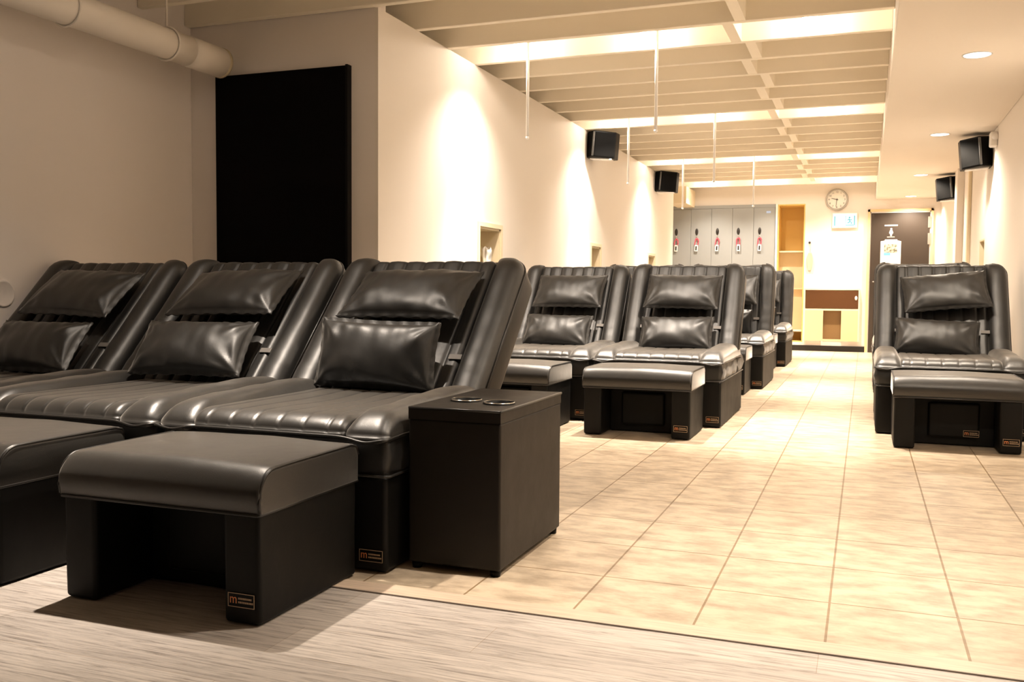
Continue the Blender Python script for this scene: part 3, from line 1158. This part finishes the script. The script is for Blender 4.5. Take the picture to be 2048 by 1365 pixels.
# ------------------------------------------------------------------ cabinet
t = thing('waste_cabinet', 'cream wall cabinet with dark brown flap and square bin opening below', 'cabinet', (0, YB, 0))
bm = BM()
x0, x1 = -.80, -.064
D = .075
box(bm, x0, x1, -D, 0, .862, .885)
box(bm, x0, x0+.016, -D, 0, .148, .862)
box(bm, x1-.016, x1, -D, 0, .148, .862)
box(bm, x0+.016, x1-.016, -D, 0, .578, .602)
link('body', bm, CREAM, t)
# lower panel with a bin opening
bm = wall_y(BM(), -D, .016, x0+.016, x1-.016, .148, .578, [(-.540, -.300, .172, .574)])
link('lower_panel', bm, CREAM2, t)
bm = BM()
box(bm, -.540, -.300, -.012, -.004, .172, .574)
link('bin_recess', bm, nmat('bin_recess_brown', (.20, .115, .04), .5), t)
f = link('flap_door', bxm(x0+.02, x1-.02, -D-.004, -D+.012, .608, .856), BROWN, t)
link('flap_handle', lathe(BM(), [(0, .010), (.014, .008), (.017, 0)], 16, Matrix.Translation((x1-.047, -D-.004, .75)) @ Matrix.Diagonal((1, 1, 1.8, 1)) @ Matrix.Rotation(pi/2, 4, 'X')), WHITE, f, True)

# shoehorn on a hook
t = thing('shoehorn', 'long pale shoehorn hanging on a cord beside the shelf alcove', 'shoehorn', (-.735, YB-.012, 1.12))
link('cord', tube(BM(), [(-.012, .004, .405), (-.016, 0, .36), (-.004, -.002, .27), (.010, 0, .34), (-.010, .004, .405)], .0028, 5), CREAM, t, True)
bm = BM()
rows = []
for i in range(15):
    f = i/14
    w = .016+.026*sin(f*pi)**.7
    rows.append([bm.verts.new((-.004+w*c, -.004-.012*(c*c), .275-.27*f)) for c in (-1, -.5, 0, .5, 1)])
for A, B in zip(rows, rows[1:]):
    for i in range(4):
        bm.faces.new((A[i], A[i+1], B[i+1], B[i]))
r_ = bmesh.ops.extrude_face_region(bm, geom=bm.faces[:])
bmesh.ops.translate(bm, vec=(0, .004, 0), verts=[v for v in r_['geom'] if isinstance(v, bmesh.types.BMVert)])
bmesh.ops.recalc_face_normals(bm, faces=bm.faces)
link('blade', bm, nmat('pale_plastic', (.52, .48, .36), .35), t, True)
link('hook', lathe(BM(), [(.0, .028), (.014, .024), (.017, .014), (.008, .006), (.012, 0)], 16, Matrix.Translation((-.012, .012, .41)) @ Matrix.Rotation(pi/2, 4, 'X')), INK, t, True)

# ------------------------------------------------------------------ clock
t = thing('wall_clock', 'round wall clock with silver rim above the lit exit sign', 'clock', (-.397, YB, 2.123))
MC = Matrix.Rotation(pi/2, 4, 'X')
link('rim', lathe(BM(), [(.150, 0), (.151, .03), (.145, .042), (.134, .040), (.128, .028), (.126, .02)], 48, MC), CLOCKR, t, True)
f = link('face', lathe(BM(), [(0, .022), (.128, .022)], 48, MC), CLOCKF, t, True)
bm = BM()
for h in range(1, 13):
    a = h/12*2*pi
    tb = text_bm(str(h), .034, .0005)
    bmesh.ops.transform(tb, matrix=Matrix.Translation((.104*sin(a), -.0232, .104*cos(a))) @ MC, verts=tb.verts)
    me = bpy.data.meshes.new('n')
    tb.to_mesh(me)
    tb.free()
    bm.from_mesh(me)
    bpy.data.meshes.remove(me)
link('numerals', bm, INK, f)
def hand(ang, l, w, nm, y):
    bm = prism(BM(), [(-w, -.018), (w, -.018), (w*.6, l), (-w*.6, l)], -.001, .001, 'y')
    o = link(nm, bm, INK, t)
    o.location = (0, y, 0)
    o.rotation_euler = (0, ang, 0)
hand(radians(285), .075, .005, 'hour_hand', -.026)
hand(radians(187), .098, .0035, 'minute_hand', -.029)
link('hub', lathe(BM(), [(.008, .022), (.008, .032), (0, .033)], 16, MC), INK, t, True)

# ------------------------------------------------------------------ exit sign
t = thing('exit_sign', 'small lit white and cyan emergency exit sign under the clock', 'exit sign', (-.287, YB, 1.833))
link('housing', bxm(-.165, .165, -.045, 0, -.105, .100, .006, 2), WHITE, t)
f = link('face', bxm(-.152, .152, -.049, -.045, -.092, .088), SIGN, t)
bm = BM()
# left block, running figure and doorway on the right
box(bm, -.137, -.125, -.0505, -.049, -.075, .055)
box(bm, .010, .014, -.0505, -.049, -.06, .06)
box(bm, .122, .134, -.0505, -.049, -.07, .06)
box(bm, .014, .122, -.0505, -.049, -.075, -.066)
tube(bm, [(.055, -.0498, .01), (.068, -.0498, -.02), (.09, -.0498, -.03), (.085, -.0498, -.055)], .006, 5)
tube(bm, [(.068, -.0498, -.02), (.052, -.0498, -.035), (.035, -.0498, -.036)], .006, 5)
tube(bm, [(.035, -.0498, .0), (.055, -.0498, .015), (.08, -.0498, .0), (.092, -.0498, .01)], .005, 5)
lathe(bm, [(0, .0008), (.011, 0)], 14, Matrix.Translation((.062, -.0498, .035)) @ MC)
link('pictogram', bm, SIGNC, f)

# ------------------------------------------------------------------ door sign and notice
yd = YB-.03
t = thing('restroom_sign', 'white restroom figure with bar above it on the dark door', 'sign', (.315, yd, 1.66))
link('bar', bxm(-.084, .084, -.004, 0, .083, .100, .001, 1), WHITE, t)
bm = BM()
lathe(bm, [(0, .004), (.012, .003), (.013, 0)], 16, Matrix.Translation((.002, 0, .044)) @ MC)
prism(bm, [(-.012, .028), (.014, .028), (.026, .0), (.026, -.018), (.014, -.022), (.012, -.052), (-.010, -.052), (-.012, -.022), (-.022, -.018), (-.022, .0)], -.004, 0, 'y')
link('figure', bm, TAGW, t)
link('lower_bar', bxm(-.05, .048, -.004, 0, -.074, -.060, .001, 1), nmat('grey_bar', (.35, .32, .29), .4), t)
t = thing('notice', 'white paper notice with a picture, fixed to the dark door below figure', 'notice', (.316, yd, 1.36))
bm = prism(BM(), [(-.13, -.22), (.13, -.22), (.13, .175), (.085, .185), (.08, .20), (-.075, .20), (-.08, .185), (-.13, .175)], -.003, 0, 'y')
link('sheet', bm, PAPER, t)
link('picture', bxm(-.083, .083, -.0045, -.003, .02, .135), PHOTOP, t)
link('blue_caption', bxm(-.088, -.002, -.0045, -.003, -.02, .018), BLUEP, t)

# ------------------------------------------------------------------ tissue in the first niche
t = thing('tissue_box', 'tissue box with white tissue sticking out, in the nearest left wall niche', 'tissue box', (XL-.062, 6.155, .894))
link('box', bxm(-.05, .05, -.07, .07, 0, .085, .003, 1), CREAM, t)
bm = BM()
rows = []
for i in range(10):
    f = i/9
    rr = .035+.04*f*(1-.55*f)
    rows.append([bm.verts.new((rr*.55*cos(a*pi/10)*(1+.25*sin(a*1.7+i)), rr*sin(a*pi/10)*(1+.2*sin(a*2.3)), 0.08+.13*f+.018*sin(a*1.3)*f)) for a in range(20)])
for A, B in zip(rows, rows[1:]):
    for k in range(20):
        bm.faces.new((A[k], A[(k+1) % 20], B[(k+1) % 20], B[k]))
bm.faces.new(rows[-1])
link('tissue', bm, nmat('white_tissue', (.9, .89, .87), .8), t, True)
